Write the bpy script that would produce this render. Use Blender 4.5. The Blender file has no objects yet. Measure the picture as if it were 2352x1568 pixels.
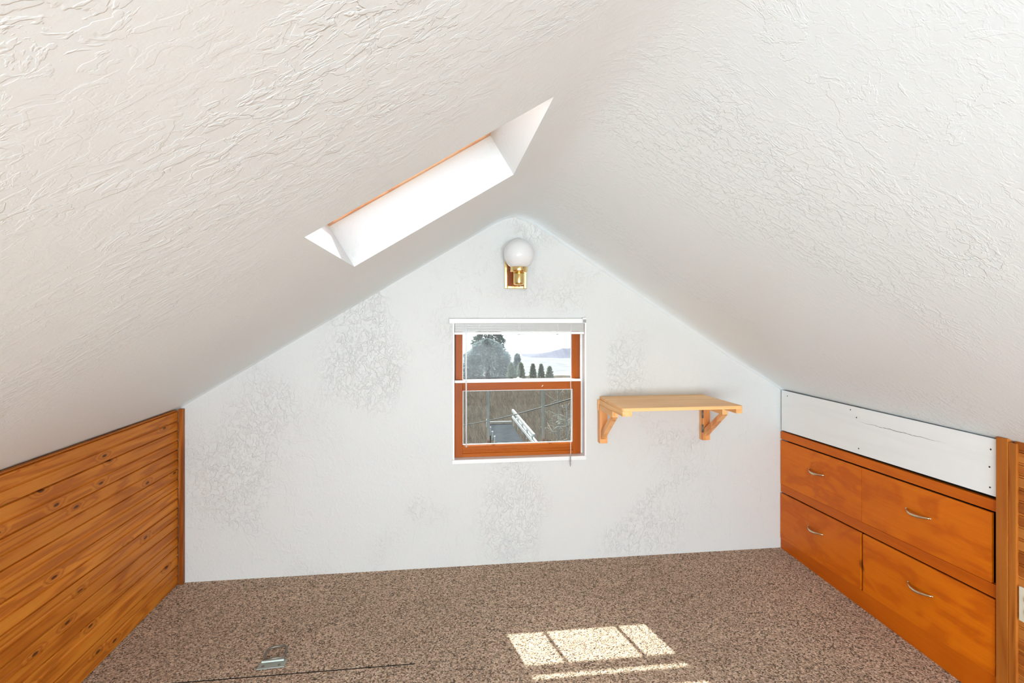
import bpy, bmesh, math, random
from mathutils import Vector, Matrix, noise as mnoise

random.seed(7)
SC = bpy.context.scene
COL = SC.collection
PI = math.pi

# ------------------------------------------------------------------ node helpers
class NT:
    def __init__(self, name):
        self.m = bpy.data.materials.new(name)
        self.m.use_nodes = True
        self.t = self.m.node_tree
        self.t.nodes.clear()
        self.out = self.t.nodes.new('ShaderNodeOutputMaterial')

    def n(self, typ, ins=None, **props):
        nd = self.t.nodes.new('ShaderNode' + typ)
        for k, v in props.items():
            setattr(nd, k, v)
        for k, v in (ins or {}).items():
            if hasattr(v, 'is_output') or isinstance(v, bpy.types.NodeSocket):
                self.t.links.new(v, nd.inputs[k])
            else:
                nd.inputs[k].default_value = v
        return nd

    def math(self, op, a, b=None, c=None, clamp=False):
        ins = {0: a}
        if b is not None: ins[1] = b
        if c is not None: ins[2] = c
        return self.n('Math', ins, operation=op, use_clamp=clamp).outputs[0]

    def mix(self, fac, a, b, blend='MIX'):
        nd = self.t.nodes.new('ShaderNodeMix')
        nd.data_type = 'RGBA'
        nd.blend_type = blend
        for idx, v in ((0, fac), (6, a), (7, b)):
            if isinstance(v, bpy.types.NodeSocket):
                self.t.links.new(v, nd.inputs[idx])
            else:
                if idx and len(v) == 3: v = (*v, 1)
                nd.inputs[idx].default_value = v
        return nd.outputs[2]

    def smooth(self, x, lo, hi, tmin=0.0, tmax=1.0):
        nd = self.n('MapRange', {0: x, 1: lo, 2: hi, 3: tmin, 4: tmax}, interpolation_type='SMOOTHSTEP')
        return nd.outputs[0]

    def coords(self, scale=(1, 1, 1), loc=(0, 0, 0)):
        tc = self.n('TexCoord')
        mp = self.n('Mapping', {0: tc.outputs['Object'], 'Location': loc, 'Scale': scale})
        return mp.outputs[0]

    def noise(self, vec, scale, detail=3, rough=0.5, dist=0.0, dims='3D'):
        nd = self.n('TexNoise', {'Vector': vec, 'Scale': scale, 'Detail': detail, 'Roughness': rough, 'Distortion': dist}, noise_dimensions=dims)
        return nd.outputs[0]

    def principled(self, **ins):
        p = self.n('BsdfPrincipled', {k.replace('_', ' '): v for k, v in ins.items()})
        self.t.links.new(p.outputs[0], self.out.inputs[0])
        return p

    def bump(self, height, dist, strength=1.0, normal=None):
        ins = {'Height': height, 'Distance': dist, 'Strength': strength}
        if normal is not None: ins['Normal'] = normal
        return self.n('Bump', ins).outputs[0]


def rgb(r, g, b):
    """sRGB 0-255 to linear RGBA"""
    f = lambda c: (c / 255 / 12.92) if c <= 10 else ((c / 255 + 0.055) / 1.055) ** 2.4
    return (f(r), f(g), f(b), 1.0)


def plain(name, col, rough=0.5, metal=0.0, var=0.12, scale=30.0, bump=0.0, spec=0.5):
    t = NT(name)
    c = t.coords()
    n = t.noise(c, scale, 4)
    dark = tuple(x * (1 - var) for x in col[:3])
    light = tuple(min(1, x * (1 + var)) for x in col[:3])
    colr = t.mix(n, dark, light)
    ins = dict(Base_Color=colr, Roughness=rough, Metallic=metal, Specular_IOR_Level=spec)
    if bump: ins['Normal'] = t.bump(n, bump)
    t.principled(**ins)
    return t.m


def plaster(name, stretch=(1, 1, 1), rot=(0, 0, 0), amount=1.0, specks=True, tone=(0.81, 0.83, 0.82)):
    """hand-trowelled plaster under thick white paint: raised plateaus in patches"""
    t = NT(name)
    tc = t.n('TexCoord')
    c0 = tc.outputs['Object']
    mp = t.n('Mapping', {0: c0, 'Rotation': rot, 'Scale': stretch}).outputs[0]
    patch = t.smooth(t.noise(c0, 1.7, 2, 0.5, 0.4), 0.46, 0.62)
    patch2 = t.smooth(t.noise(c0, 0.9, 2), 0.35, 0.65)
    n1 = t.noise(mp, 25.0, 4, 0.55, 0.9)
    n2 = t.noise(mp, 42.0, 3, 0.6, 0.6)
    n3 = t.noise(mp, 7.5, 5, 0.6, 1.2)
    p1 = t.smooth(n1, 0.50, 0.535)
    p2 = t.smooth(n2, 0.52, 0.57)
    p3 = t.smooth(n3, 0.55, 0.57)
    h = t.math('MULTIPLY', p1, t.math('MULTIPLY_ADD', patch, 0.9, 0.09))
    h = t.math('ADD', h, t.math('MULTIPLY', p2, t.math('MULTIPLY_ADD', patch, 0.5, 0.12)))
    h = t.math('ADD', h, t.math('MULTIPLY', p3, t.math('MULTIPLY_ADD', patch2, 0.35, 0.08)))
    fine = t.noise(mp, 110.0, 3, 0.6)
    h = t.math('ADD', h, t.math('MULTIPLY', fine, 0.18))
    wav = t.noise(c0, 2.2, 2)
    h = t.math('ADD', h, t.math('MULTIPLY', wav, 3.0))
    nrm = t.bump(h, 0.0022 * amount, 1.0)
    tint = t.noise(c0, 1.3, 3)
    col = t.mix(tint, tuple(k * 0.985 for k in tone), tuple(min(0.95, k * 1.015) for k in tone))
    if specks:
        v = t.n('TexVoronoi', {'Vector': c0, 'Scale': 4.2, 'Randomness': 1.0})
        dot = t.math('LESS_THAN', v.outputs['Distance'], 0.014)
        keep = t.math('GREATER_THAN', t.n('SeparateColor', {0: v.outputs['Color']}).outputs[0], 0.55)
        col = t.mix(t.math('MULTIPLY', dot, keep), col, (0.10, 0.085, 0.07))
    t.principled(Base_Color=col, Roughness=0.48, Normal=nrm)
    return t.m


def wood(name, light, mid, dark, along='Y', plank=0.0, plank_axis='Z', ring=5.0, fine=70.0, knots=False,
         rough=0.38, figure=9.0, bump=0.0004, rings_amt=0.6, flame=0.0, spec=0.15, spot=None):
    t = NT(name)
    tc = t.n('TexCoord')
    oi = t.n('ObjectInfo')
    off = t.math('MULTIPLY', oi.outputs['Random'], 13.7)
    sx = t.n('SeparateXYZ', {0: tc.outputs['Object']})
    axes = {'X': sx.outputs[0], 'Y': sx.outputs[1], 'Z': sx.outputs[2]}
    a = axes[along]
    others = [k for k in 'XYZ' if k != along]
    b, c = axes[others[0]], axes[others[1]]
    shift = off
    if plank:
        idx = t.math('FLOOR', t.math('DIVIDE', axes[plank_axis], plank))
        wn = t.n('TexWhiteNoise', {'W': idx}, noise_dimensions='1D')
        shift = t.math('ADD', off, t.math('MULTIPLY', wn.outputs['Value'], 31.0))
        tone = wn.outputs['Value']
    else:
        tone = oi.outputs['Random']
    a2 = t.math('ADD', a, shift)
    vec = t.n('CombineXYZ', {0: a2, 1: b, 2: t.math('ADD', c, t.math('MULTIPLY', shift, 0.37))}).outputs[0]
    # knots first: they bend the grain round them
    if knots:
        kv = t.n('CombineXYZ', {0: t.math('MULTIPLY', a2, 3.2), 1: t.math('MULTIPLY', c, 9.0), 2: t.math('MULTIPLY', b, 0.0)}).outputs[0]
        vo = t.n('TexVoronoi', {'Vector': kv, 'Scale': 1.0, 'Randomness': 0.9}, voronoi_dimensions='2D')
        keep = t.math('GREATER_THAN', t.n('SeparateColor', {0: vo.outputs['Color']}).outputs[1], 0.36)
        kd = vo.outputs['Distance']
        knot = t.math('MULTIPLY', t.smooth(kd, 0.035, 0.065, 1.0, 0.0), keep)
        halo = t.math('MULTIPLY', t.smooth(kd, 0.04, 0.24, 1.0, 0.0), keep)
    lo = t.n('Mapping', {0: vec, 'Scale': (0.9, figure, figure)}).outputs[0]
    base_n = t.noise(lo, 1.0, 3, 0.5, 0.5)
    if flame:
        fl = t.n('Mapping', {0: vec, 'Scale': (2.4, 5.0, 5.0)}).outputs[0]
        base_n = t.math('ADD', t.math('MULTIPLY', base_n, 1 - flame), t.math('MULTIPLY', t.noise(fl, 1.0, 3, 0.5, 1.4), flame))
    if knots:
        base_n = t.math('ADD', base_n, t.math('MULTIPLY', halo, 0.25))
    rings = t.math('SINE', t.math('MULTIPLY', base_n, ring * 2 * PI))
    rings = t.math('MULTIPLY_ADD', rings, 0.5, 0.5)
    rings = t.math('POWER', rings, 1.6)
    fi = t.n('Mapping', {0: vec, 'Scale': (3.0, fine, fine)}).outputs[0]
    fn = t.noise(fi, 1.0, 4, 0.65)
    val = t.math('ADD', t.math('MULTIPLY', rings, rings_amt), t.math('MULTIPLY', fn, 1.0 - rings_amt))
    ramp = t.n('ValToRGB', {0: val})
    e = ramp.color_ramp.elements
    e[0].position, e[0].color = 0.12, light
    e[1].position, e[1].color = 0.95, dark
    em = e.new(0.5); em.color = mid
    big = t.noise(vec, 2.3, 2)
    col = t.mix(t.math('MULTIPLY', tone, 0.30), ramp.outputs[0], dark)
    col = t.mix(t.smooth(big, 0.35, 0.7, 0.0, 0.25), col, dark)
    if knots:
        kc = tuple(x * 0.22 for x in dark[:3]) + (1,)
        col = t.mix(t.math('MULTIPLY', halo, 0.35), col, dark)
        col = t.mix(t.math('MULTIPLY', knot, 0.9), col, kc)
    if spot:          # one dark knot at a given spot of the board
        ex = t.math('DIVIDE', t.math('SUBTRACT', axes['X'], spot[0]), spot[2])
        ez = t.math('DIVIDE', t.math('SUBTRACT', axes['Z'], spot[1]), spot[3])
        ex = t.math('ADD', ex, t.math('MULTIPLY', ez, 0.35))
        q = t.math('SQRT', t.math('ADD', t.math('MULTIPLY', ex, ex), t.math('MULTIPLY', ez, ez)))
        q = t.math('ADD', q, t.math('MULTIPLY', t.math('SUBTRACT', fn, 0.5), 0.9))
        col = t.mix(t.smooth(q, 0.35, 1.15, 0.75, 0.0), col, tuple(x * 0.25 for x in dark[:3]) + (1,))
    ins = dict(Base_Color=col, Roughness=rough, Specular_IOR_Level=spec)
    ins['Normal'] = t.bump(val, bump, 0.6)
    t.principled(**ins)
    return t.m


def carpet_mat():
    t = NT('looped_carpet')
    c = t.coords()
    jig = t.noise(c, 90, 2)
    v = t.n('TexVoronoi', {'Vector': c, 'Scale': 175.0, 'Randomness': 1.0})
    sep = t.n('SeparateColor', {0: v.outputs['Color']})
    n = t.noise(c, 130.0, 3, 0.7)
    val = t.math('ADD', t.math('MULTIPLY', sep.outputs[0], 0.65), t.math('MULTIPLY', n, 0.45))
    ramp = t.n('ValToRGB', {0: val})
    e = ramp.color_ramp.elements
    e[0].position, e[0].color = 0.24, (0.075, 0.047, 0.027, 1)
    e[1].position, e[1].color = 0.88, (0.909, 0.694, 0.529, 1)
    m1 = e.new(0.42); m1.color = (0.379, 0.255, 0.171, 1)
    m2 = e.new(0.68); m2.color = (0.631, 0.452, 0.324, 1)
    worn = t.noise(c, 1.4, 3)
    col = t.mix(t.smooth(worn, 0.3, 0.75, 0, 0.22), ramp.outputs[0], (0.246, 0.172, 0.118))
    loop = t.math('SUBTRACT', 1.0, v.outputs['Distance'])
    h = t.math('ADD', loop, t.math('MULTIPLY', n, 0.8))
    t.principled(Base_Color=col, Roughness=0.95, Normal=t.bump(h, 0.006, 1.0))
    return t.m


def glass_mat(name, dirt=0.05, tint=(1, 1, 1), streak=(30, 30, 6)):
    t = NT(name)
    tr = t.n('BsdfTransparent', {0: (*tint, 1)})
    gl = t.n('BsdfGlossy', {0: (1, 1, 1, 1), 'Roughness': 0.02})
    fr = t.n('LayerWeight', {0: 0.08})
    m1 = t.n('MixShader', {0: t.math('MULTIPLY', fr.outputs['Fresnel'], 0.5), 1: tr.outputs[0], 2: gl.outputs[0]})
    c = t.coords(streak)
    n = t.noise(c, 1.0, 4, 0.6)
    c2 = t.coords((260, 260, 180))
    n2 = t.noise(c2, 1.0, 3, 0.7)
    d = t.math('ADD', t.smooth(n, 0.35, 0.8, dirt * 0.35, dirt), t.smooth(n2, 0.60, 0.72, 0.0, dirt * 0.6))
    df = t.n('BsdfDiffuse', {0: (0.85, 0.87, 0.9, 1)})
    tl = t.n('BsdfTranslucent', {0: (0.85, 0.87, 0.9, 1)})
    ad = t.n('MixShader', {0: 0.7, 1: df.outputs[0], 2: tl.outputs[0]})
    m2 = t.n('MixShader', {0: d, 1: m1.outputs[0], 2: ad.outputs[0]})
    t.t.links.new(m2.outputs[0], t.out.inputs[0])
    return t.m


def opal_mat():
    t = NT('opal_glass')
    c = t.coords()
    n = t.noise(c, 6, 2)
    col = t.mix(n, (0.74, 0.725, 0.715), (0.78, 0.77, 0.76))
    t.principled(Base_Color=col, Roughness=0.08, Subsurface_Weight=0.35, Subsurface_Radius=(0.02, 0.02, 0.02), IOR=1.5)
    return t.m


def foliage_mat(name, a, b):
    t = NT(name)
    c = t.coords()
    n = t.noise(c, 2.2, 3, 0.7)
    col = t.mix(n, a, b)
    df = t.n('BsdfDiffuse', {0: col})
    tl = t.n('BsdfTranslucent', {0: col})
    m = t.n('MixShader', {0: 0.35, 1: df.outputs[0], 2: tl.outputs[0]})
    t.t.links.new(m.outputs[0], t.out.inputs[0])
    return t.m


def ground_mat():
    t = NT('winter_slope')
    c = t.coords()
    n1 = t.noise(c, 0.35, 4, 0.65)
    n2 = t.noise(c, 3.5, 4, 0.75)
    col = t.mix(t.smooth(n1, 0.35, 0.65), (0.050, 0.037, 0.028), (0.070, 0.066, 0.052))
    col = t.mix(t.smooth(n2, 0.40, 0.75), col, (0.13, 0.115, 0.10))
    t.principled(Base_Color=col, Roughness=0.95, Normal=t.bump(n2, 0.25), Specular_IOR_Level=0.0)
    return t.m


# ------------------------------------------------------------------ materials
M = {}
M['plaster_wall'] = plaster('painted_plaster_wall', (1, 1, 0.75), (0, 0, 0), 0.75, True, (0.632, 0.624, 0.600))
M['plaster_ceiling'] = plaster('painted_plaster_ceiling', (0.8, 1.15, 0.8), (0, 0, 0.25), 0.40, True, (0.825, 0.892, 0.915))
M['plaster_smooth'] = plaster('painted_plaster_reveal', (1, 1, 1), (0, 0, 0), 0.25, False, (0.70, 0.72, 0.71))
M['carpet'] = carpet_mat()
M['pine'] = wood('stained_pine_planks', rgb(224, 145, 50), rgb(208, 122, 33), rgb(156, 80, 15), 'Y', 0.1044, 'Z', ring=6.5, fine=130, knots=True, figure=11.0, rings_amt=0.45, rough=0.42)
M['pine_trim'] = wood('stained_pine_trim', rgb(196, 118, 44), rgb(172, 92, 28), rgb(112, 54, 14), 'Z', ring=4, fine=70, figure=9.0)
M['birch'] = wood('stained_birch', rgb(226, 122, 9), rgb(212, 106, 5), rgb(184, 82, 3), 'X', ring=5.0, fine=90, figure=5.0, rings_amt=0.38, rough=0.42, flame=0.55, spot=(0.729, 0.212, 0.020, 0.032))
M['birch_rail'] = wood('stained_birch_rail', rgb(216, 112, 9), rgb(202, 98, 5), rgb(174, 76, 3), 'X', ring=2.0, fine=60, figure=7.0, rings_amt=0.3, rough=0.40)
M['bead'] = wood('pine_beadboard', rgb(206, 134, 62), rgb(186, 108, 42), rgb(136, 70, 24), 'X', 0.0445, 'Z', ring=3, fine=80, knots=False)
M['sash'] = wood('stained_sash_wood', rgb(188, 100, 10), rgb(172, 84, 6), rgb(134, 58, 3), 'X', ring=2, fine=60, figure=9, rings_amt=0.25, rough=0.4)
M['sash_v'] = wood('stained_sash_stile', rgb(188, 100, 10), rgb(172, 84, 6), rgb(134, 58, 3), 'Z', ring=2, fine=60, figure=9, rings_amt=0.25, rough=0.4)
M['fir'] = wood('clear_pine_tabletop', rgb(252, 212, 156), rgb(246, 198, 138), rgb(224, 164, 104), 'X', 0.055, 'Y', ring=2.5, fine=60, figure=8, rings_amt=0.35, rough=0.38)
M['fir_y'] = wood('clear_pine_batten', rgb(252, 214, 156), rgb(246, 198, 136), rgb(216, 150, 90), 'Y', ring=2.5, fine=60, figure=8, rings_amt=0.35)
M['fir_z'] = wood('clear_pine_bracket', rgb(250, 196, 134), rgb(240, 176, 114), rgb(196, 120, 60), 'Z', ring=3, fine=60, figure=9, rings_amt=0.5)
M['cedar'] = wood('skylight_frame_wood', rgb(246, 202, 158), rgb(234, 176, 130), rgb(192, 126, 82), 'X', ring=3, fine=60, figure=9, rings_amt=0.45)
M['inlay'] = wood('sconce_wood_inlay', rgb(184, 106, 46), rgb(160, 82, 32), rgb(104, 46, 14), 'Z', ring=4, fine=120, figure=30, rings_amt=0.4)
M['white_paint'] = plain('white_gloss_paint', (0.80, 0.79, 0.775, 1), 0.35, 0, 0.03, 20)
M['board_paint'] = wood('white_painted_board', (0.92, 0.93, 0.925, 1), (0.895, 0.905, 0.90, 1), (0.84, 0.85, 0.845, 1), 'X', ring=3, fine=60, figure=8, rings_amt=0.3, rough=0.5, bump=0.0008)
M['vinyl'] = plain('white_vinyl', (0.80, 0.785, 0.765, 1), 0.4, 0, 0.03)
M['slat'] = plain('blind_slat_enamel', (0.56, 0.54, 0.51, 1), 0.35, 0, 0.05)
M['clear_rod'] = plain('frosted_acrylic', (0.78, 0.79, 0.80, 1), 0.2, 0, 0.03)
M['cord'] = plain('white_cord', (0.78, 0.76, 0.72, 1), 0.8)
M['tassel'] = plain('grey_tassel', (0.30, 0.29, 0.27, 1), 0.5)
M['brass'] = plain('polished_brass', (0.82, 0.60, 0.27, 1), 0.18, 1.0, 0.04)
M['antique'] = plain('antique_brass', (0.66, 0.56, 0.40, 1), 0.25, 1.0, 0.25, 60)
M['zinc'] = plain('galvanized_steel', (0.36, 0.38, 0.34, 1), 0.5, 0.6, 0.15, 60)
M['steel_dark'] = plain('dull_steel', (0.20, 0.175, 0.145, 1), 0.4, 0.7, 0.25, 80)
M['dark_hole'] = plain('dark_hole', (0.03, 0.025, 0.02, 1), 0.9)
M['aluminium'] = plain('weathered_aluminium', (0.189, 0.1935, 0.189, 1), 0.5, 0.3, 0.1)
M['ivory'] = plain('ivory_plastic', (0.74, 0.68, 0.54, 1), 0.35, 0, 0.02)
M['backing'] = plain('dark_backing', (0.06, 0.045, 0.03, 1), 0.9)
M['glass_upper'] = glass_mat('dusty_pane', 0.024)
M['glass_lower'] = glass_mat('clear_pane', 0.008, (0.9, 0.93, 0.92))
M['glass_sky'] = glass_mat('skylight_pane', 0.01)
M['opal'] = opal_mat()
M['roofing'] = plain('asphalt_shingle', (0.05, 0.05, 0.052, 1), 0.9, 0, 0.3, 8)
M['ground'] = ground_mat()
M['lake'] = plain('pale_ice', (0.24, 0.25, 0.265, 1), 0.5, 0, 0.08, 0.01, spec=0.0)
M['hill_far'] = plain('far_woodland', (0.135, 0.14, 0.175, 1), 0.95, 0, 0.35, 0.03, spec=0.0)
M['hill_blue'] = plain('distant_shore', (0.10, 0.16, 0.27, 1), 0.95, 0, 0.2, 0.005, spec=0.0)
M['field'] = plain('pale_winter_field', (0.17, 0.175, 0.185, 1), 0.9, 0, 0.45, 0.12, spec=0.0)
M['snow'] = plain('snowy_road', (0.26, 0.265, 0.275, 1), 0.8, 0, 0.1, 0.2, spec=0.0)
M['leaf_big'] = foliage_mat('dusky_foliage', (0.10, 0.138, 0.14), (0.25, 0.30, 0.305))
M['leaf_dark'] = foliage_mat('dark_needles', (0.03, 0.055, 0.05), (0.09, 0.12, 0.10))
M['leaf_con'] = foliage_mat('conifer_foliage', (0.10, 0.15, 0.115), (0.26, 0.31, 0.21))
M['leaf_dry'] = foliage_mat('russet_foliage', (0.052, 0.036, 0.024), (0.096, 0.068, 0.044))
M['bark'] = plain('grey_bark', (0.04, 0.032, 0.026, 1), 0.9, 0, 0.3, 6, spec=0.0)
M['bark_pale'] = plain('pale_bark', (0.33, 0.31, 0.27, 1), 0.9, 0, 0.3, 6, spec=0.0)
M['brush'] = foliage_mat('winter_brush', (0.05, 0.035, 0.024), (0.42, 0.34, 0.275))
M['deck'] = plain('grey_deck_boards', (0.045, 0.048, 0.055, 1), 0.8, 0, 0.35, 5, spec=0.0)
M['white_rail'] = plain('white_railing_paint', (0.50, 0.49, 0.475, 1), 0.5, spec=0.0)
M['wire'] = plain('cable_jacket', (0.03, 0.03, 0.035, 1), 0.6)


# ------------------------------------------------------------------ mesh helpers
class MB:
    def __init__(self):
        self.bm = bmesh.new()

    def prism(self, pts, off, bev=0.0, seg=2):
        """closed polygon pts (3D) pushed along vector off"""
        bm = bmesh.new()
        off = Vector(off)
        lo = [bm.verts.new(Vector(p)) for p in pts]
        hi = [bm.verts.new(Vector(p) + off) for p in pts]
        n = len(pts)
        bm.faces.new(lo); bm.faces.new(hi[::-1])
        for i in range(n):
            j = (i + 1) % n
            bm.faces.new((lo[j], lo[i], hi[i], hi[j]))
        bmesh.ops.recalc_face_normals(bm, faces=bm.faces)
        if bev:
            bmesh.ops.bevel(bm, geom=list(bm.edges), offset=bev, segments=seg, affect='EDGES', profile=0.6)
        self._merge(bm)
        return self

    def box(self, x0, x1, y0, y1, z0, z1, bev=0.0, seg=2):
        return self.prism([(x0, y0, z0), (x1, y0, z0), (x1, y1, z0), (x0, y1, z0)], (0, 0, z1 - z0), bev, seg)

    def tube(self, pts, r, n=10, caps=True):
        """round tube along pts; r a number or a list"""
        pts = [Vector(p) for p in pts]
        rs = r if isinstance(r, (list, tuple)) else [r] * len(pts)
        bm = bmesh.new()
        rings = []
        up = Vector((0, 0, 1))
        prev = None
        for i, p in enumerate(pts):
            d = (pts[min(i + 1, len(pts) - 1)] - pts[max(i - 1, 0)]).normalized()
            if prev is None:
                a = d.cross(up if abs(d.z) < 0.95 else Vector((1, 0, 0))).normalized()
            else:
                a = (prev - d * prev.dot(d)).normalized()
            prev = a
            b = d.cross(a)
            rings.append([bm.verts.new(p + (a * math.cos(2 * PI * k / n) + b * math.sin(2 * PI * k / n)) * rs[i]) for k in range(n)])
        for i in range(len(rings) - 1):
            for k in range(n):
                q = (k + 1) % n
                bm.faces.new((rings[i][k], rings[i][q], rings[i + 1][q], rings[i + 1][k]))
        if caps:
            bm.faces.new(rings[0][::-1]); bm.faces.new(rings[-1])
        bmesh.ops.recalc_face_normals(bm, faces=bm.faces)
        self._merge(bm, True)
        return self

    def lathe(self, prof, c=(0, 0, 0), n=40, axis='Z'):
        """profile [(r, h)] spun about the axis through c"""
        bm = bmesh.new()
        rings = []
        for r, h in prof:
            ring = []
            for k in range(n):
                a = 2 * PI * k / n
                p = (r * math.cos(a), r * math.sin(a), h)
                if axis == 'Y': p = (p[0], p[2], p[1])
                if axis == 'X': p = (p[2], p[0], p[1])
                ring.append(bm.verts.new(Vector(p) + Vector(c)))
            rings.append(ring)
        for i in range(len(rings) - 1):
            for k in range(n):
                q = (k + 1) % n
                bm.faces.new((rings[i][k], rings[i][q], rings[i + 1][q], rings[i + 1][k]))
        bm.faces.new(rings[0][::-1]); bm.faces.new(rings[-1])
        bmesh.ops.recalc_face_normals(bm, faces=bm.faces)
        self._merge(bm, True)
        return self

    def _merge(self, bm, smooth=False):
        me = bpy.data.meshes.new('tmp')
        for f in bm.faces: f.smooth = smooth
        bm.to_mesh(me); bm.free()
        self.bm.from_mesh(me)
        bpy.data.meshes.remove(me)

    def build(self, name, mat, parent=None):
        me = bpy.data.meshes.new(name)
        self.bm.to_mesh(me); self.bm.free()
        return link(name, me, mat, parent)


def link(name, me, mat, parent=None):
    o = bpy.data.objects.new(name, me)
    if mat: me.materials.append(mat)
    COL.objects.link(o)
    if parent: o.parent = parent
    return o


def pydata(name, verts, faces, mat, parent=None, smooth=False):
    me = bpy.data.meshes.new(name)
    me.from_pydata(verts, [], faces)
    me.update()
    if smooth:
        me.polygons.foreach_set('use_smooth', [True] * len(me.polygons))
    return link(name, me, mat, parent)


def tag(o, label=None, cat=None, group=None, kind=None):
    if label: o['label'] = label
    if cat: o['category'] = cat
    if group: o['group'] = group
    if kind: o['kind'] = kind
    return o


def thing(name, label, cat, loc=(0, 0, 0), rz=0.0, group=None):
    o = bpy.data.objects.new(name, None)
    o.empty_display_size = 0.1
    o.location = loc
    o.rotation_euler = (0, 0, rz)
    COL.objects.link(o)
    return tag(o, label, cat, group)


def sroot(name, label=None, loc=(0, 0, 0)):
    o = bpy.data.objects.new(name, None)
    o.location = loc
    COL.objects.link(o)
    return tag(o, label, kind='structure')


# ------------------------------------------------------------------ room measures (metres)
D = 3.218                 # far gable wall
BACK = -4.6               # wall behind the camera
XL = -1.405               # left knee wall
ZL, ZR = 0.962, 1.0055
RX, RZ = 0.46, 2.092      # ridge
HX0, HX1, HY0, HY1 = -0.302, 0.272, 1.295, 2.025   # skylight opening in the left slope
SL = (RZ - ZL) / (RX - XL)
ALPHA = math.atan(SL)
NRM = Vector((-math.sin(ALPHA), 0, math.cos(ALPHA)))   # outward normal of the left slope


def xr(y):                # right-hand wall line (slightly splayed)
    return 2.13 - 0.058 * (D - y)


def slope_z(x):
    return ZL + SL * (x - XL)


# ------------------------------------------------------------------ ceiling (both slopes, soft ridge, eased into the gable)
def build_ceiling():
    ys = [BACK - 0.05]
    y = BACK + 0.2
    while y < HY0 - 0.05:
        ys.append(y); y += 0.2
    ys += [HY0, 1.5, 1.75, HY1, 2.2, 2.45, 2.7, 2.9, 3.0]
    ys += [3.05, 3.08, 3.105, 3.125, 3.145, 3.16, 3.175, 3.19, 3.203, D, D + 0.05]
    lx = [XL - 0.16, XL - 0.08, XL, -1.2, -0.95, -0.7, -0.5, HX0, -0.15, 0.0, 0.14, HX1]
    rr = [0.30, 0.335, 0.365, 0.39, 0.41, 0.43, 0.445, 0.46, 0.475, 0.49, 0.51, 0.53, 0.555, 0.585, 0.62]
    rt = [0.12, 0.16, 0.22, 0.3, 0.4, 0.5, 0.6, 0.7, 0.8, 0.88, 0.94, 1.0, 1.05, 1.1]   # share of the right slope
    W = 0.15              # half-width of the eased ridge
    verts, idx = [], {}
    cols = [('l', x) for x in lx] + [('m', x) for x in rr] + [('r', t) for t in rt]

    def raw(x, y):
        e = xr(y)
        zr = ZR + (RZ - ZR) * (e - x) / (e - RX)
        z = min(slope_z(x), zr)
        d = abs(x - RX)
        if d < W:
            z -= 0.30 * (W - d) ** 2 / (2 * W) * 1.9
        return z

    for i, y in enumerate(ys):
        for j, (k, v) in enumerate(cols):
            x = v if k != 'r' else RX + v * (xr(y) - RX)
            z = raw(x, y)
            d = D - y
            side = min(1.0, max(0.0, (x - RX + 0.15) / 0.3))
            R = 0.06 + 0.10 * side * max(0.0, 1.0 - max(0, (x - 1.75) / 0.3))
            if x < RX: R = 0.05
            if d < R and d > -0.001:
                drop = R - math.sqrt(max(0, R * R - (R - d) ** 2))
                z -= drop * (0.22 if x > RX else 0.2)
            elif d <= -0.001:
                z -= R * (0.22 if x > RX else 0.2)
            verts.append((x, y, z)); idx[i, j] = len(verts) - 1
    jx0, jx1 = lx.index(HX0), lx.index(HX1)
    iy0, iy1 = ys.index(HY0), ys.index(HY1)
    faces = []
    for i in range(len(ys) - 1):
        for j in range(len(cols) - 1):
            if iy0 <= i < iy1 and jx0 <= j < jx1: continue
            faces.append((idx[i, j], idx[i, j + 1], idx[i + 1, j + 1], idx[i + 1, j]))
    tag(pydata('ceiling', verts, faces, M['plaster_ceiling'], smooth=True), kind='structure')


build_ceiling()

# outer roof (keeps the sun out except through the skylight)
T = 0.215


def up(x, d):             # point on the left slope, pushed outward by d
    return (x + NRM.x * d, slope_z(x) + NRM.z * d)


def build_roof():
    verts, faces = [], []
    xs = [XL - 0.5, HX0, HX1, RX + 0.11]
    ys = [BACK - 0.3, HY0, HY1, D + 0.32]
    for y in ys:
        for x in xs:
            px, pz = up(x, T)
            verts.append((px, y, pz))
    for i in range(3):
        for j in range(3):
            if i == 1 and j == 1: continue
            a = i * 4 + j
            faces.append((a, a + 1, a + 5, a + 4))
    top = verts[3]
    b = len(verts)
    verts += [(top[0], ys[0], top[2]), (top[0], ys[3], top[2]), (2.75, ys[3], 0.9), (2.75, ys[0], 0.9)]
    faces.append((b, b + 1, b + 2, b + 3))
    tag(pydata('roof', verts, faces, M['roofing']), kind='structure')


build_roof()

# ------------------------------------------------------------------ skylight in the left slope
sk = sroot('window_2', 'skylight in the left ceiling slope with a white plastered well')


def slab_quad(a, b, c, d):
    return [a, b, c, d]


def P(x, y, d):
    q = up(x, d)
    return (q[0], y, q[1])


WD = 0.166
wv = [P(HX0, HY0, 0), P(HX1, HY0, 0), P(HX1, HY1, 0), P(HX0, HY1, 0), P(HX0, HY0, WD), P(HX1, HY0, WD), P(HX1, HY1, WD), P(HX0, HY1, WD)]
wf = [(0, 1, 5, 4), (1, 2, 6, 5), (2, 3, 7, 6), (3, 0, 4, 7)]
pydata('light_well', wv, wf, M['plaster_smooth'], sk)


def frame_ring(x0, x1, y0, y1, d0, d1, w):
    b = MB()
    for (u0, u1, v0, v1) in ((x0 - 0.03, x1 + 0.03, y0 - 0.03, y0 + w), (x0 - 0.03, x1 + 0.03, y1 - w, y1 + 0.03),
                             (x0 - 0.03, x0 + w, y0 + w, y1 - w), (x1 - w, x1 + 0.03, y0 + w, y1 - w)):
        b.prism([P(u0, v0, d0), P(u1, v0, d0), P(u1, v1, d0), P(u0, v1, d0)], NRM * (d1 - d0), 0.002)
    return b


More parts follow.
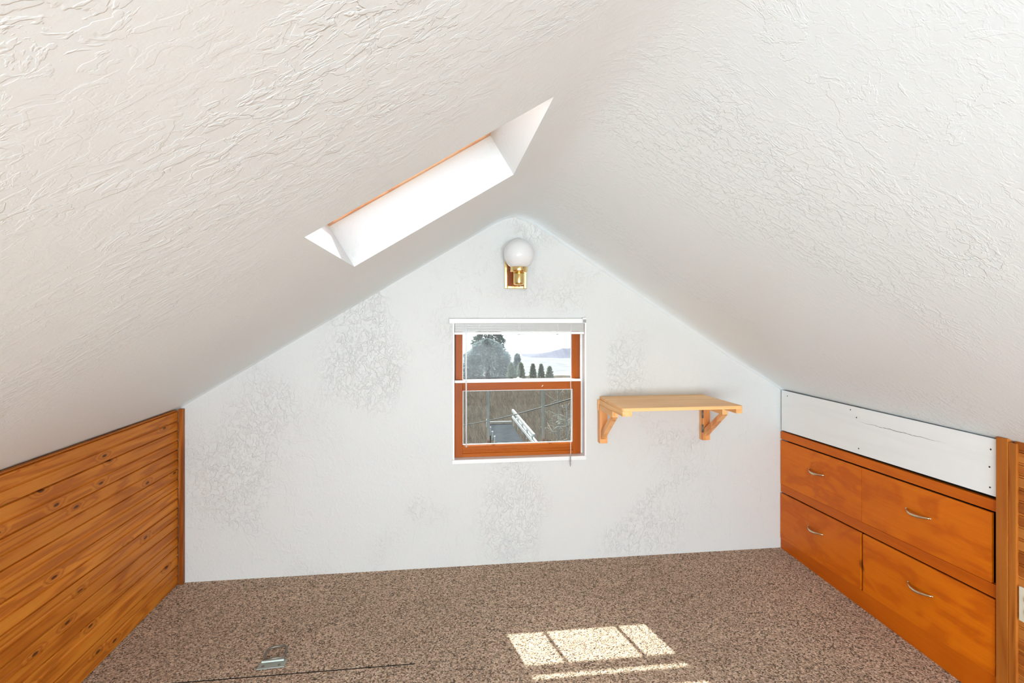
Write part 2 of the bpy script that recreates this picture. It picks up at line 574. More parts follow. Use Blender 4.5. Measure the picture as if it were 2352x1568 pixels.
frame_ring(HX0, HX1, HY0, HY1, WD, WD + 0.055, 0.018).build('frame', M['cedar'], sk)
b = MB(); b.prism([P(HX0 - 0.01, HY0 - 0.01, WD + 0.058), P(HX1 + 0.01, HY0 - 0.01, WD + 0.058), P(HX1 + 0.01, HY1 + 0.01, WD + 0.058), P(HX0 - 0.01, HY1 + 0.01, WD + 0.058)], NRM * 0.006)
b.build('pane', M['glass_sky'], sk)

w4 = sroot('added_window_4', 'added skylight frame for a fill lamp in the left slope behind the viewer')  # made-up skylight, only a frame round the rear fill lamp
frame_ring(-0.34, 0.24, -2.32, -1.58, -0.012, -0.002, 0.03).build('frame', M['cedar'], w4)

# ------------------------------------------------------------------ walls
WX0, WX1, WZ0, WZ1 = 0.080, 0.868, 0.618, 1.440    # window opening


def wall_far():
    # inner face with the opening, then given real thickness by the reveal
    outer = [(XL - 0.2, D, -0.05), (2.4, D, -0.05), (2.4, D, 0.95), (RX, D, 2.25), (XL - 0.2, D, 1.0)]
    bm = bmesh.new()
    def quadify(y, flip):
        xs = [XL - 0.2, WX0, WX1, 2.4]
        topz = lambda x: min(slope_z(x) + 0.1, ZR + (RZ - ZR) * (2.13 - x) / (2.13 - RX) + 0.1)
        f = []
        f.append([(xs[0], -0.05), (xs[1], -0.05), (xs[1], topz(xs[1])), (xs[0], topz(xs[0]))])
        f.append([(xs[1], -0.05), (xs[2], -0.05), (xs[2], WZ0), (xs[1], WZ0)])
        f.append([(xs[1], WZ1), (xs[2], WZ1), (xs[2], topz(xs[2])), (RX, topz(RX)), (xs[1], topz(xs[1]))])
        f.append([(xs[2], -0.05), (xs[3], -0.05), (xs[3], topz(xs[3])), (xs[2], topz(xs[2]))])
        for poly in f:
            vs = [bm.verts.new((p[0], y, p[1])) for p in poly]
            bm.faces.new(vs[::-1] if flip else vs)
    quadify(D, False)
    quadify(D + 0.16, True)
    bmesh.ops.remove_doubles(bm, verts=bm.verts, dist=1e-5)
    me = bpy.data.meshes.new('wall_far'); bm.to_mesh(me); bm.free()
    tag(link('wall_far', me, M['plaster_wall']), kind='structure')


wall_far()


OY0, OY1 = -3.2, -1.7      # opening added in the left knee wall for a fill lamp, behind the viewer


def wall_left(y0, y1):
    """horizontal pine boards: each has a V-joint and a shallow centre groove"""
    prof = []
    PL = 0.1044
    z = 0.0
    k = 0
    top = 0.953
    while z < top:
        w = min(PL, top - z)
        for dz, dx in ((0.0, -0.010), (0.004, -0.001), (0.007, 0.0), (0.047, 0.0), (0.0495, -0.0055), (0.0520, -0.0055), (0.056, 0.0), (0.0635, 0.0), (0.068, -0.002), (0.0990, 0.0), (0.1015, -0.001), (0.1043, -0.010)):
            if dz <= w: prof.append((dx, z + dz))
        z += PL
    n = len(prof)
    verts = [(XL + dx, y0, zz) for dx, zz in prof] + [(XL + dx, y1, zz) for dx, zz in prof]
    # back side, so the boards are solid
    verts += [(XL - 0.02, y0, 0), (XL - 0.02, y0, prof[-1][1]), (XL - 0.02, y1, 0), (XL - 0.02, y1, prof[-1][1])]
    faces = [(i, i + n, i + n + 1, i + 1) for i in range(n - 1)]
    e = 2 * n
    faces += [(n - 1, 2 * n - 1, e + 3, e + 1), tuple(range(n, 2 * n)) + (e + 3, e + 2), (e, e + 1, e + 3, e + 2)]
    o = pydata('wall_left', verts, faces, M['pine'])
    tag(o, kind='structure')
    bk = MB(); bk.box(XL - 0.12, XL - 0.03, y0 - 0.05 if y0 == BACK else y0, y1 + 0.1 if y1 > 3 else y1, -0.05, 1.1)
    tag(bk.build('wall_left_backing', M['backing']), kind='structure')


wall_left(OY1, D - 0.0258)
wall_left(BACK, OY0)
w3 = sroot('added_window_3', 'added window for a fill lamp in the left knee wall behind the viewer')  # made-up window, added to house the knee-wall fill lamp
b = MB()
for (a0, a1, c0, c1) in ((OY0, OY1, 0.0, 0.08), (OY0, OY1, 0.90, 1.02), (OY0, OY0 + 0.05, 0.08, 0.90), (OY1 - 0.05, OY1, 0.08, 0.90)):
    b.box(XL - 0.12, XL - 0.02, a0, a1, c0, c1)
b.build('frame', M['white_paint'], w3)
b = MB(); b.box(XL - 0.09, XL - 0.085, OY0 + 0.04, OY1 - 0.04, 0.07, 0.91); b.build('pane', M['glass_sky'], w3)
t1 = MB(); t1.box(XL + 0.001, XL + 0.026, D - 0.024, D - 0.001, 0.0, 0.952, 0.002)
tag(t1.build('trim_1', M['pine_trim']), kind='structure')

# right-hand side: local frame along the splayed wall. x = from the far corner towards the viewer, -y = into the room
RZ_ROT = math.atan2(-1.0, -0.058)
RORG = (2.13, D, 0.0)
L = 1.4375


def rloc(y):              # world Y -> local x
    return (D - y) * math.sqrt(1 + 0.058 ** 2)


def lin(a, b):            # height of a line that climbs along the cabinet
    return lambda x: a + (b - a) * x / L


# wall behind the cabinet + beadboard wall nearer the viewer
rw = sroot('wall_right', None, RORG); rw.rotation_euler = (0, 0, RZ_ROT)
b = MB(); b.box(-0.05, 8.2, 0.16, 0.22, -0.05, 1.15); b.build('wall_core', M['backing'], rw)
PB = 0.0445
zz = 0.0; prof = []
while zz < 1.0:
    for dz, dy in ((0, 0.004), (0.0015, 0.0), (0.0345, 0.0), (0.036, 0.004), (0.0375, 0.001), (0.043, 0.001), (0.0444, 0.004)):
        prof.append((dy, zz + dz))
    zz += PB
prof = [p for p in prof if p[1] < 1.02]
XB0, XB1 = rloc(1.715), 8.0
n = len(prof)
verts = [(XB0, -0.004 + dy, z) for dy, z in prof] + [(XB1, -0.004 + dy, z) for dy, z in prof]
pydata('beadboard', verts, [(i, i + 1, i + 1 + n, i + n) for i in range(n - 1)], M['bead'], rw)

# floor with the narrow joint of the carpeted hatch
FY = 2.3405
b = MB()
b.box(XL - 0.1, 2.4, BACK - 0.05, FY - 0.006, -0.06, 0.0)
b.box(XL - 0.1, 2.4, FY + 0.006, D + 0.1, -0.06, 0.0)
b.box(-0.10, 2.4, FY - 0.0061, FY + 0.0061, -0.06, -0.0004)
tag(b.build('floor', M['carpet']), kind='structure')
b = MB(); b.box(XL - 0.05, -0.102, FY - 0.0062, FY + 0.0062, -0.06, -0.0035)  # near-black strip painted in for the shade inside the hatch seam
tag(b.build('floor_joint_shade', M['dark_hole']), kind='structure')
b = MB(); b.box(XL - 0.3, 2.6, BACK - 0.2, D + 0.16, -0.12, -0.061)
tag(b.build('floor_base', M['backing']), kind='structure')

# wall behind the viewer, with a wide opening added for a fill lamp
b = MB()
NX0, NX1, NZ0, NZ1 = -1.15, 1.65, 0.06, 0.98
b.box(XL - 0.2, NX0, BACK - 0.12, BACK, -0.05, 1.6)
b.box(NX1, 2.3, BACK - 0.12, BACK, -0.05, 1.6)
b.box(NX0, NX1, BACK - 0.12, BACK, -0.05, NZ0)
b.prism([(NX0, BACK, NZ1), (NX1, BACK, NZ1), (1.9, BACK, 1.55), (RX, BACK, 2.3), (-1.0, BACK, 1.55)], (0, -0.12, 0))
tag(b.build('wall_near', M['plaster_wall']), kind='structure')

# ------------------------------------------------------------------ double-hung window in the gable
win = sroot('window_1', 'small double-hung window with orange stained sashes in the far gable wall')
# white jambs lining the opening
b = MB(); b.box(WX0 - 0.004, WX0 + 0.006, D - 0.004, D + 0.16, WZ0, WZ1, 0.001); b.build('jamb', M['white_paint'], win)
b = MB(); b.box(WX1 - 0.006, WX1 + 0.004, D - 0.004, D + 0.16, WZ0, WZ1, 0.001); b.build('jamb', M['white_paint'], win)
b = MB(); b.box(WX0, WX1, D, D + 0.16, WZ1 - 0.008, WZ1, 0.001); b.build('head_jamb', M['white_paint'], win)
b = MB()
b.prism([(WX0 - 0.008, D - 0.012, 0.598), (WX0 - 0.008, D - 0.012, 0.621), (WX0 - 0.008, D + 0.07, 0.627), (WX0 - 0.008, D + 0.165, 0.612), (WX0 - 0.008, D + 0.165, 0.598)], (WX1 - WX0 + 0.010, 0, 0), 0.002)
b.build('sill', M['white_paint'], win)
# inner stop beads right/left
b = MB(); b.box(0.849, 0.862, D + 0.052, D + 0.064, 0.625, WZ1 - 0.008, 0.001); b.build('stop_bead', M['white_paint'], win)


def sash(name, x0, x1, z0, z1, y0, y1, sl, sr, top, bot, grooves, pane):
    s = MB(); s.box(x0, x0 + sl, y0, y1, z0, z1, 0.002)
    root = s.build(name, M['sash_v'], win)
    s = MB(); s.box(x1 - sr, x1, y0, y1, z0, z1, 0.002); s.build('stile', M['sash_v'], root)
    s = MB(); s.box(x0 + sl, x1 - sr, y0 + 0.001, y1, z1 - top, z1, 0.002); s.build('top_rail', M['sash'], root)
    s = MB()
    if grooves:
        p = [(y1, z0), (y0 + 0.001, z0), (y0 + 0.001, z0 + bot * 0.30), (y0 + 0.007, z0 + bot * 0.34), (y0 + 0.007, z0 + bot * 0.46),
             (y0 + 0.004, z0 + bot * 0.50), (y0 + 0.004, z0 + bot * 0.58), (y0 + 0.001, z0 + bot * 0.62), (y0 + 0.001, z0 + bot * 0.94), (y0 + 0.008, z0 + bot), (y1, z0 + bot)]
        s.prism([(x0 + sl, yy, zz) for yy, zz in p], (x1 - sr - x0 - sl, 0, 0))
    else:
        s.box(x0 + sl, x1 - sr, y0 + 0.001, y1, z0, z0 + bot, 0.002)
    s.build('bottom_rail', M['sash'], root)
    s = MB(); ym = (y0 + y1) / 2 + 0.006
    s.box(x0 + sl - 0.004, x1 - sr + 0.004, ym - 0.002, ym + 0.002, z0 + bot - 0.004, z1 - top + 0.004)
    s.build('pane', M[pane], root)
    # pale glazing bead
    s = MB(); g = 0.005
    xa, xb, za, zb = x0 + sl, x1 - sr, z0 + bot, z1 - top
    ya, yb = ym - 0.008, ym - 0.0022
    s.box(xa, xa + g, ya, yb, za, zb); s.box(xb - g, xb, ya, yb, za, zb); s.box(xa + g, xb - g, ya, yb, za, za + g); s.box(xa + g, xb - g, ya, yb, zb - g, zb)
    s.build('glazing_bead', M['white_paint'], root)
    return root


ls = sash('lower_sash', 0.0876, 0.848, 0.625, 1.062, D + 0.032, D + 0.066, 0.0475, 0.048, 0.0455, 0.069, True, 'glass_lower')
us = sash('upper_sash', 0.0930, 0.848, 1.050, 1.431, D + 0.068, D + 0.100, 0.0415, 0.046, 0.05, 0.022, False, 'glass_upper')
b = MB(); b.box(0.0886, 0.847, D + 0.034, D + 0.052, 1.0622, 1.0775, 0.001); b.build('weather_strip', M['white_paint'], ls)
b = MB(); b.box(0.44, 0.49, D + 0.045, D + 0.062, 1.0778, 1.083, 0.001); b.lathe([(0.007, 1.081), (0.009, 1.085), (0.004, 1.091)], (0.468, D + 0.053, 0), 14)
b.build('sash_lock', M['white_paint'], win)
# little scar of bare wood on the meeting rail
b = MB(); b.prism([(0.606, D + 0.0335, 1.032), (0.612, D + 0.0335, 1.034), (0.618, D + 0.0335, 1.045), (0.611, D + 0.0335, 1.041)], (0, -0.0012, 0)); b.build('paint_chip', M['ivory'], win)
# outer storm window: aluminium frame, two uprights and a cross bar in the lower half
st = MB()
y0, y1 = D + 0.128, D + 0.146
X0, X1, Z0, Z1 = 0.088, 0.862, 0.622, 1.430
st.box(X0, X0 + 0.030, y0, y1, Z0, Z1, 0.002); st.box(X1 - 0.030, X1, y0, y1, Z0, Z1, 0.002)
st.box(X0 + 0.03, X1 - 0.03, y0, y1, Z0, Z0 + 0.055, 0.002); st.box(X0 + 0.03, X1 - 0.03, y0, y1, Z1 - 0.03, Z1, 0.002)
sto = st.build('storm_frame', M['aluminium'], win)
b = MB(); b.box(X0 + 0.03, X1 - 0.03, y0, y1, 1.006, 1.054, 0.002); b.build('cross_bar', M['aluminium'], sto)
for xc in (0.296, 0.637):
    b = MB(); b.box(xc - 0.0085, xc + 0.0085, y0, y1, Z0 + 0.055, 1.002, 0.002); b.build('upright', M['aluminium'], sto)
b = MB(); b.box(X0 + 0.028, X1 - 0.028, y0 + 0.007, y0 + 0.010, Z0 + 0.053, Z1 - 0.028); b.build('storm_pane', M['glass_lower'], sto)

# ------------------------------------------------------------------ mini blind, drawn right up
bl = thing('mini_blind', 'white mini blind drawn up under its headrail at the top of the window', 'blind', (0.455, D, 1.40))
ox, oy, oz = bl.location


def B(x0, x1, y0, y1, z0, z1, bev=0.001):
    m = MB(); m.box(x0 - ox, x1 - ox, y0 - oy, y1 - oy, z0 - oz, z1 - oz, bev); return m


B(0.056, 0.842, D - 0.030, D - 0.002, 1.413, 1.441, 0.002).build('headrail', M['vinyl'], bl)
B(0.0535, 0.0555, D - 0.028, D - 0.002, 1.412, 1.441).build('bracket', M['vinyl'], bl)
m = B(0.843, 0.866, D - 0.031, D - 0.001, 1.413, 1.446, 0.002); m.build('bracket', M['vinyl'], bl)
B(0.845, 0.864, D - 0.032, D - 0.0312, 1.417, 1.436, 0.0).build('bracket_plate', M['tassel'], bl)
for k in range(9):
    z = 1.3655 + k * 0.0052
    m = MB()
    yc = D - 0.016
    pts = [(yc - 0.0125, z), (yc - 0.006, z + 0.0016), (yc, z + 0.0022), (yc + 0.006, z + 0.0016), (yc + 0.0125, z)]
    pts = pts + [(yy, zz + 0.0040) for yy, zz in reversed(pts)]
    m.prism([(0.088 - ox, yy - oy, zz - oz) for yy, zz in pts], (0.762, 0, 0))
    m.build('slat', M['slat'], bl)
B(0.086, 0.852, D - 0.029, D - 0.004, 1.349, 1.3635, 0.002).build('bottom_rail', M['vinyl'], bl)
for x in (0.229, 0.462, 0.692):
    m = MB(); m.lathe([(0.006, -0.0025), (0.006, 0.0)], (x - ox, D - 0.0165 - oy, 1.3492 - oz), 16); m.build('cord_plug', M['dark_hole'], bl)
    m = MB()
    random.seed(int(x * 1000))
    for q in range(3):
        pts = [(x - ox + random.uniform(-0.009, 0.009), D - 0.0305 - oy - random.uniform(0, 0.002), 1.366 + 0.046 * i / 7 - oz) for i in range(8)]
        m.tube(pts, 0.0009, 6)
    m.build('ladder_cord', M['cord'], bl)
m = MB(); m.tube([(0.151 - ox, D - 0.036 - oy, 1.402 - oz), (0.152 - ox, D - 0.036 - oy, 1.36 - oz), (0.1535 - ox, D - 0.035 - oy, 0.700 - oz)], [0.0042, 0.0046, 0.0046], 6)
wd = m.build('tilt_wand', M['clear_rod'], bl)
m = MB(); m.tube([(0.151 - ox, D - 0.036 - oy, 1.412 - oz), (0.151 - ox, D - 0.040 - oy, 1.407 - oz), (0.151 - ox, D - 0.036 - oy, 1.400 - oz)], 0.0025, 6); m.build('wand_hook', M['vinyl'], wd)
random.seed(3)
m = MB(); m.tube([(0.771 - ox + 0.0012 * math.sin(i * 1.3), D - 0.031 - oy, 1.413 - 0.040 * i - oz) for i in range(20)] + [(0.770 - ox, D - 0.030 - oy, 0.628 - oz)], 0.0016, 6)
cd = m.build('pull_cord', M['cord'], bl)
m = MB(); m.lathe([(0.0015, 0.640), (0.003, 0.632), (0.0028, 0.610), (0.0045, 0.598), (0.0025, 0.592), (0.003, 0.578), (0.001, 0.565)], (0.769 - ox, D - 0.0305 - oy, -oz), 12)
m.build('tassel', M['tassel'], cd)

# ------------------------------------------------------------------ wall sconce
sc = thing('wall_sconce', 'brass wall lamp with a white globe above the gable window', 'lamp', (0.443, D, 1.70))
sx, sy, sz = sc.location
m = MB(); x0, x1, z0, z1 = -0.066, 0.066, -0.083, 0.093
m.prism([(x0, -0.0005, z0), (x1, -0.0005, z0), (x1, -0.0005, z1), (x0, -0.0005, z1)], (0, -0.010, 0), 0.003)
for (a0, a1, c0, c1) in ((x0, x0 + 0.018, z0, z1), (x1 - 0.018, x1, z0, z1), (x0 + 0.018, x1 - 0.018, z0, z0 + 0.016), (x0 + 0.018, x1 - 0.018, z1 - 0.016, z1)):
    m.box(a0, a1, -0.016, -0.009, c0, c1, 0.003)
m.build('back_plate', M['brass'], sc)
m = MB(); m.box(x0 + 0.017, x1 - 0.017, -0.0150, -0.0100, z0 + 0.015, z1 - 0.015, 0.001); m.build('wood_inlay', M['inlay'], sc)
gx, gy = 0.006, -0.110
gz = 1.808 - sz
m = MB(); m.tube([(gx, -0.012, -0.035), (gx, -0.06, -0.035), (gx, gy, -0.035)], 0.008, 14); m.build('arm', M['brass'], sc)
m = MB(); m.lathe([(0.003, -0.0785), (0.007, -0.074), (0.006, -0.070), (0.012, -0.068), (0.023, -0.0665), (0.0295, -0.062), (0.0315, -0.055), (0.0315, 0.002), (0.026, 0.008)], (gx, gy, 0), 40)
cup = m.build('socket_cup', M['brass'], sc)
m = MB(); m.lathe([(0.030, 0.004), (0.046, 0.006), (0.0485, 0.009), (0.0485, 0.036), (0.046, 0.039), (0.030, 0.039)], (gx, gy, 0), 48); col = m.build('collar', M['brass'], sc)
for a in (0.2, 2.3, 4.4):
    m = MB(); m.lathe([(0.0035, 0), (0.0035, 0.006), (0.002, 0.007)], (0, 0, 0), 10, 'X')
    s = m.build('thumb_screw', M['steel_dark'], col); s.location = (gx + 0.0485 * math.cos(a - 1.4), gy + 0.0485 * math.sin(a - 1.4), 0.028); s.rotation_euler = (0, 0, a - 1.4)
R = 0.087
m = MB(); pr = []
for k in range(33):
    a = -PI / 2 + 0.52 + (PI - 0.53) * k / 32
    pr.append((max(0.0005, R * math.cos(a)), gz + R * math.sin(a)))
m.lathe([(0.040, 0.034)] + pr, (gx, gy, 0), 56); m.build('globe', M['opal'], sc)

# ------------------------------------------------------------------ folding wall table
sh = thing('folding_wall_table', 'pale pine folding table on two brackets right of the window', 'table', (1.281, D, 0.70))
hx, hy, hz = sh.location


def S(x0, x1, y0, y1, z0, z1, bev=0.0015):
    m = MB(); m.box(x0 - hx, x1 - hx, y0 - hy, y1 - hy, z0 - hz, z1 - hz, bev); return m


# tabletop with rounded front corners
pts = []
x0, x1, y0, y1 = 0.945, 1.618, 2.772, D - 0.001
for cx, cy, a0 in ((x1 - 0.012, y1 - 0.001, 0), (x0 + 0.012, y1 - 0.001, PI / 2), (x0 + 0.022, y0 + 0.022, PI), (x1 - 0.012, y0 + 0.012, 1.5 * PI)):
    r = 0.022 if cx == x0 + 0.022 else 0.012
    if a0 in (0, PI / 2): r = 0.001
    for k in range(6):
        a = a0 + PI / 2 * k / 5
        pts.append((cx + r * math.cos(a) - hx, cy + r * math.sin(a) - hy, 0.956 - hz))
m = MB(); m.prism(pts, (0, 0, 0.018), 0.002); m.build('tabletop', M['fir'], sh)
# tagged-on battens below
m = S(0.947, 1.000, 2.776, D - 0.03, 0.930, 0.956); m.build('batten', M['fir_y'], sh)
m = S(1.580, 1.616, 2.764 + 0.012, D - 0.03, 0.932, 0.956); m.build('batten', M['fir_y'], sh)
m = S(0.940, 1.628, D - 0.020, D - 0.001, 0.892, 0.956); m.build('wall_cleat', M['fir'], sh)
for xs, hinge in ((0.944, False), (1.590, True)):
    w = 0.046
    br = S(xs, xs + w, D - 0.046, D - 0.021, 0.700, 0.929).build('bracket', M['fir_z'], sh)
    m = S(xs + 0.002, xs + w - 0.010, D - 0.275, D - 0.047, 0.896, 0.9295); m.build('arm', M['fir_y'], br)
    m = MB()
    xa = xs + 0.004 - hx
    p = [(D - 0.046, 0.725), (D - 0.046, 0.768), (D - 0.232, 0.8955), (D - 0.275, 0.8955)]
    m.prism([(xa, yy - hy, zz - hz) for yy, zz in p], (w - 0.016, 0, 0), 0.0015); m.build('brace', M['fir_z'], br)
    b2 = S(xs - 0.001, xs + 0.010, D - 0.0208, D - 0.001, 0.700, 0.8915); b2.build('wall_stile', M['fir_z'], br)
    if hinge:
        for z in (0.862, 0.775):
            m = S(xs - 0.0085, xs + 0.003, D - 0.0485, D - 0.0445, z - 0.026, z + 0.022, 0.0005)
            m.tube([(xs - 0.003 - hx, D - 0.049 - hy, z - 0.026 - hz), (xs - 0.003 - hx, D - 0.049 - hy, z + 0.022 - hz)], 0.0035, 8)
            m.build('hinge', M['steel_dark'], br)

# ------------------------------------------------------------------ white board over the drawers
wb = thing('painted_board', 'long white painted board nailed above the built-in drawers', 'board', RORG, RZ_ROT)
zb, zt = lin(0.742, 0.7835), lin(0.9925, 0.997)
m = MB(); xa, xb = 0.012, 1.434
m.prism([(xa, -0.002, zb(xa)), (xb, -0.002, zb(xb)), (xb, -0.002, zt(xb)), (xa, -0.002, zt(xa))], (0, 0.007, 0), 0.0012)
m.build('board_face', M['board_paint'], wb)
# hairline split in the board
random.seed(11)
cx0, cx1 = rloc(2.53), rloc(2.00)
topl, bot = [], []
for k in range(40):
    f = k / 39
    x = cx0 + (cx1 - cx0) * f
    z = 0.925 + (0.9325 - 0.925) * f + 0.0012 * math.sin(k * 0.9) + random.uniform(-.0006, .0006)
    h = 0.0011 * math.sin(PI * f) * (0.4 + 0.6 * abs(math.sin(k * 1.7)))
    topl.append((x, -0.0026, z + h)); bot.append((x, -0.0026, z - h))
vs = topl + bot + [(p[0], p[1] + 0.0008, p[2]) for p in topl + bot]
fs = [(k, k + 1, 40 + k + 1, 40 + k) for k in range(39)] + [(80 + k, 120 + k, 121 + k, 81 + k) for k in range(39)]
pydata('crack', vs, fs, M['dark_hole'], wb)
for (y, z) in ((3.14, 0.965), (2.575, 0.975), (2.53, 0.943), (2.515, 0.790), (1.81, 0.955), (1.815, 0.888), (1.813, 0.812)):
    m = MB(); m.lathe([(0.0032, -0.0008), (0.0032, 0.0006)], (rloc(y), -0.0024, z), 10, 'Y'); m.build('nail_head', M['dark_hole'], wb)

# ------------------------------------------------------------------ built-in drawers
dr = thing('built_in_dresser', 'orange stained built-in drawer unit along the right-hand wall', 'dresser', RORG, RZ_ROT)


def quad(x0, x1, fb, ft, y0, y1, bev=0.0015):
    m = MB()
    m.prism([(x0, y0, fb(x0)), (x1, y0, fb(x1)), (x1, y0, ft(x1)), (x0, y0, ft(x0))], (0, y1 - y0, 0), bev)
    return m


F = -0.002
z_top = lin(0.7335, 0.7695)
z_top_b = lin(0.686, 0.7275)
d1t = lin(0.678, 0.7200)
mr_t = lin(0.4010, 0.4560)
mr_b = lin(0.3545, 0.4060)
d2t = lin(0.3470, 0.4000)
ba_t = lin(0.0620, 0.1150)
zero = lambda x: 0.0
off = lambda f, d: (lambda x: f(x) + d)
m = MB(); m.prism([(0.0, 0.050, 0.0), (L, 0.050, 0.0), (L, 0.050, z_top(L)), (0.0, 0.050, z_top(0))], (0, 0.10, 0)); m.build('carcass', M['backing'], dr)
quad(0.002, L, z_top_b, z_top, F, 0.018).build('top_rail', M['birch_rail'], dr)
quad(0.002, L, mr_b, mr_t, F + 0.001, 0.018).build('middle_rail', M['birch_rail'], dr)
quad(0.002, L, zero, ba_t, F + 0.001, 0.018).build('plinth', M['birch_rail'], dr)
mid = rloc(2.491)


def pull(x, z, parent):
    n = 17; ln = 0.128
    pts, rs = [], []
    for k in range(n):
        f = k / (n - 1)
        pts.append((x - ln / 2 + ln * f, F - 0.001 - 0.026 * math.sin(PI * f) ** 0.75, z - 0.006 * math.sin(PI * f)))
        rs.append(0.0030 + 0.0034 * math.sin(PI * f))
    mm = MB(); mm.tube(pts, rs, 10)
    for e in (-1, 1):
        mm.lathe([(0.0045, -0.004), (0.0045, 0.002)], (x + e * ln / 2, F - 0.001, z), 10, 'Y')
    return mm.build('handle', M['antique'], parent)


specs = [(0.003, mid - 0.0012, mr_t, d1t, F - 0.001, 2.852, 0.577), (mid + 0.0012, rloc(1.806), off(mr_t, 0.001), d1t, F - 0.002, 2.144, 0.5965),
         (0.003, mid - 0.0075, ba_t, d2t, F - 0.002, 2.860, 0.247), (mid + 0.0075, rloc(1.792), ba_t, d2t, F - 0.002, 2.134, 0.2725)]
labels = ['upper far drawer front', 'upper near drawer front', 'lower far drawer front', 'lower near drawer front']
for (x0, x1, fb, ft, y0, hy_, hz_), lb in zip(specs, labels):
    o = quad(x0, x1, off(fb, 0.0012), ft, y0, 0.007).build('drawer', M['birch'], dr)
    pull(rloc(hy_), hz_, o)
# dark knot that runs across the joint of the two lower drawers
# posts closing the unit
tp = sroot('trim_2', None, RORG); tp.rotation_euler = (0, 0, RZ_ROT)
m = MB(); m.prism([(L + 0.004, -0.014, 0), (L + 0.048, -0.014, 0), (L + 0.048, -0.014, 1.012), (L + 0.004, -0.014, 1.010)], (0, 0.05, 0), 0.002); m.build('post', M['pine_trim'], tp)
tp2 = sroot('trim_3', None, RORG); tp2.rotation_euler = (0, 0, RZ_ROT)
m = MB(); m.prism([(L + 0.0485, -0.012, 0), (L + 0.078, -0.012, 0), (L + 0.078, -0.012, 1.000), (L + 0.0485, -0.012, 1.000)], (0, 0.04, 0), 0.0025); m.build('casing', M['pine_trim'], tp2)

# outlet plate beside the post
op = thing('outlet', 'ivory outlet plate on the planked wall at the right edge', 'outlet', (xr(1.66) , 1.66, 0.44), RZ_ROT)
m = MB(); m.box(-0.036, 0.036, -0.0115, -0.0045, -0.060, 0.060, 0.002); m.build('cover_plate', M['ivory'], op)
for z in (-0.022, 0.022):
    m = MB(); m.lathe([(0.0165, -0.0035), (0.0165, 0.0), (0.0150, 0.001)], (0, -0.0105, z), 24, 'Y')
    s = m.build('socket', M['ivory'], op)
    for e in (-0.006, 0.006):
        m = MB(); m.box(e - 0.001, e + 0.001, -0.0145, -0.0138, z - 0.004, z + 0.004); m.build('slot', M['dark_hole'], s)

# ------------------------------------------------------------------ hatch pull on the carpet
hp = thing('hatch_handle', 'folding steel pull handle screwed to the carpet at lower left', 'handle', (-0.692, 2.415, 0.0), 0.06)
m = MB()
m.prism([(-0.056, -0.034, 0.001), (0.052, -0.034, 0.001), (0.056, 0.010, 0.001), (0.044, 0.024, 0.001), (-0.034, 0.024, 0.001), (-0.050, 0.008, 0.001)], (0, 0, 0.0035), 0.001)
m.prism([(-0.046, 0.004, 0.0045), (0.044, 0.004, 0.0045), (0.040, 0.022, 0.0045), (-0.032, 0.022, 0.0045)], (0, 0.002, 0.007), 0.0015)
bp = m.build('base_plate', M['zinc'], hp)
for x in (-0.034, 0.030):
    m = MB(); m.lathe([(0.0065, 0.0045), (0.0060, 0.0062), (0.003, 0.0068)], (x, -0.018, 0), 16); m.build('screw', M['steel_dark'], hp)
m = MB()
pts = [(-0.040, 0.018, 0.010), (-0.040, 0.030, 0.014), (-0.036, 0.058, 0.024), (-0.026, 0.070, 0.028), (0.0, 0.074, 0.030), (0.032, 0.074, 0.030), (0.042, 0.066, 0.027), (0.044, 0.036, 0.016), (0.040, 0.022, 0.011), (0.0, 0.020, 0.0115), (-0.040, 0.018, 0.010)]
m.tube(pts, 0.0046, 10); m.build('bail', M['steel_dark'], hp)

# ------------------------------------------------------------------ outside: slope, lake, shore, trees
def gz_(y):
    pts = [(4, -4.6), (14, -4.5), (22, -4.45), (30, -5.05), (45, -5.35), (60, -5.6), (75, -6.6), (110, -14), (300, -34), (560, -39)]
    for (a, za), (b_, zb_) in zip(pts, pts[1:]):
        if a <= y <= b_:
            return za + (zb_ - za) * (y - a) / (b_ - a)
    return pts[0][1] if y < 4 else pts[-1][1]


def build_ground():
    ys = [4, 8, 12, 16] + [18 + 1.5 * k for k in range(40)] + [85, 100, 130, 180, 250, 350, 450, 560]
    verts, faces = [], []
    nx = 60
    for y in ys:
        for k in range(nx + 1):
            x = (k / nx - 0.5) * max(90, y * 1.6) + 0.25 * y
            z = gz_(y) + 0.35 * mnoise.noise(Vector((x * 0.25, y * 0.25, 0.0))) * min(1, y / 20)
            verts.append((x, y, z))
    for i in range(len(ys) - 1):
        for k in range(nx):
            a = i * (nx + 1) + k
            faces.append((a, a + 1, a + nx + 2, a + nx + 1))
    near = [f for f in faces if verts[f[0]][1] < 76]
    far = [f for f in faces if verts[f[0]][1] >= 76]
    tag(pydata('ground', verts, near, M['ground'], smooth=True), kind='structure')
    tag(pydata('field_ground', verts, far, M['field'], smooth=True), kind='structure')


build_ground()
tag(pydata('lake_ground', [(-3000, 500, -39.5), (4000, 500, -39.5), (4000, 6000, -39.5), (-3000, 6000, -39.5)], [(0, 1, 2, 3)], M['lake']), kind='structure')


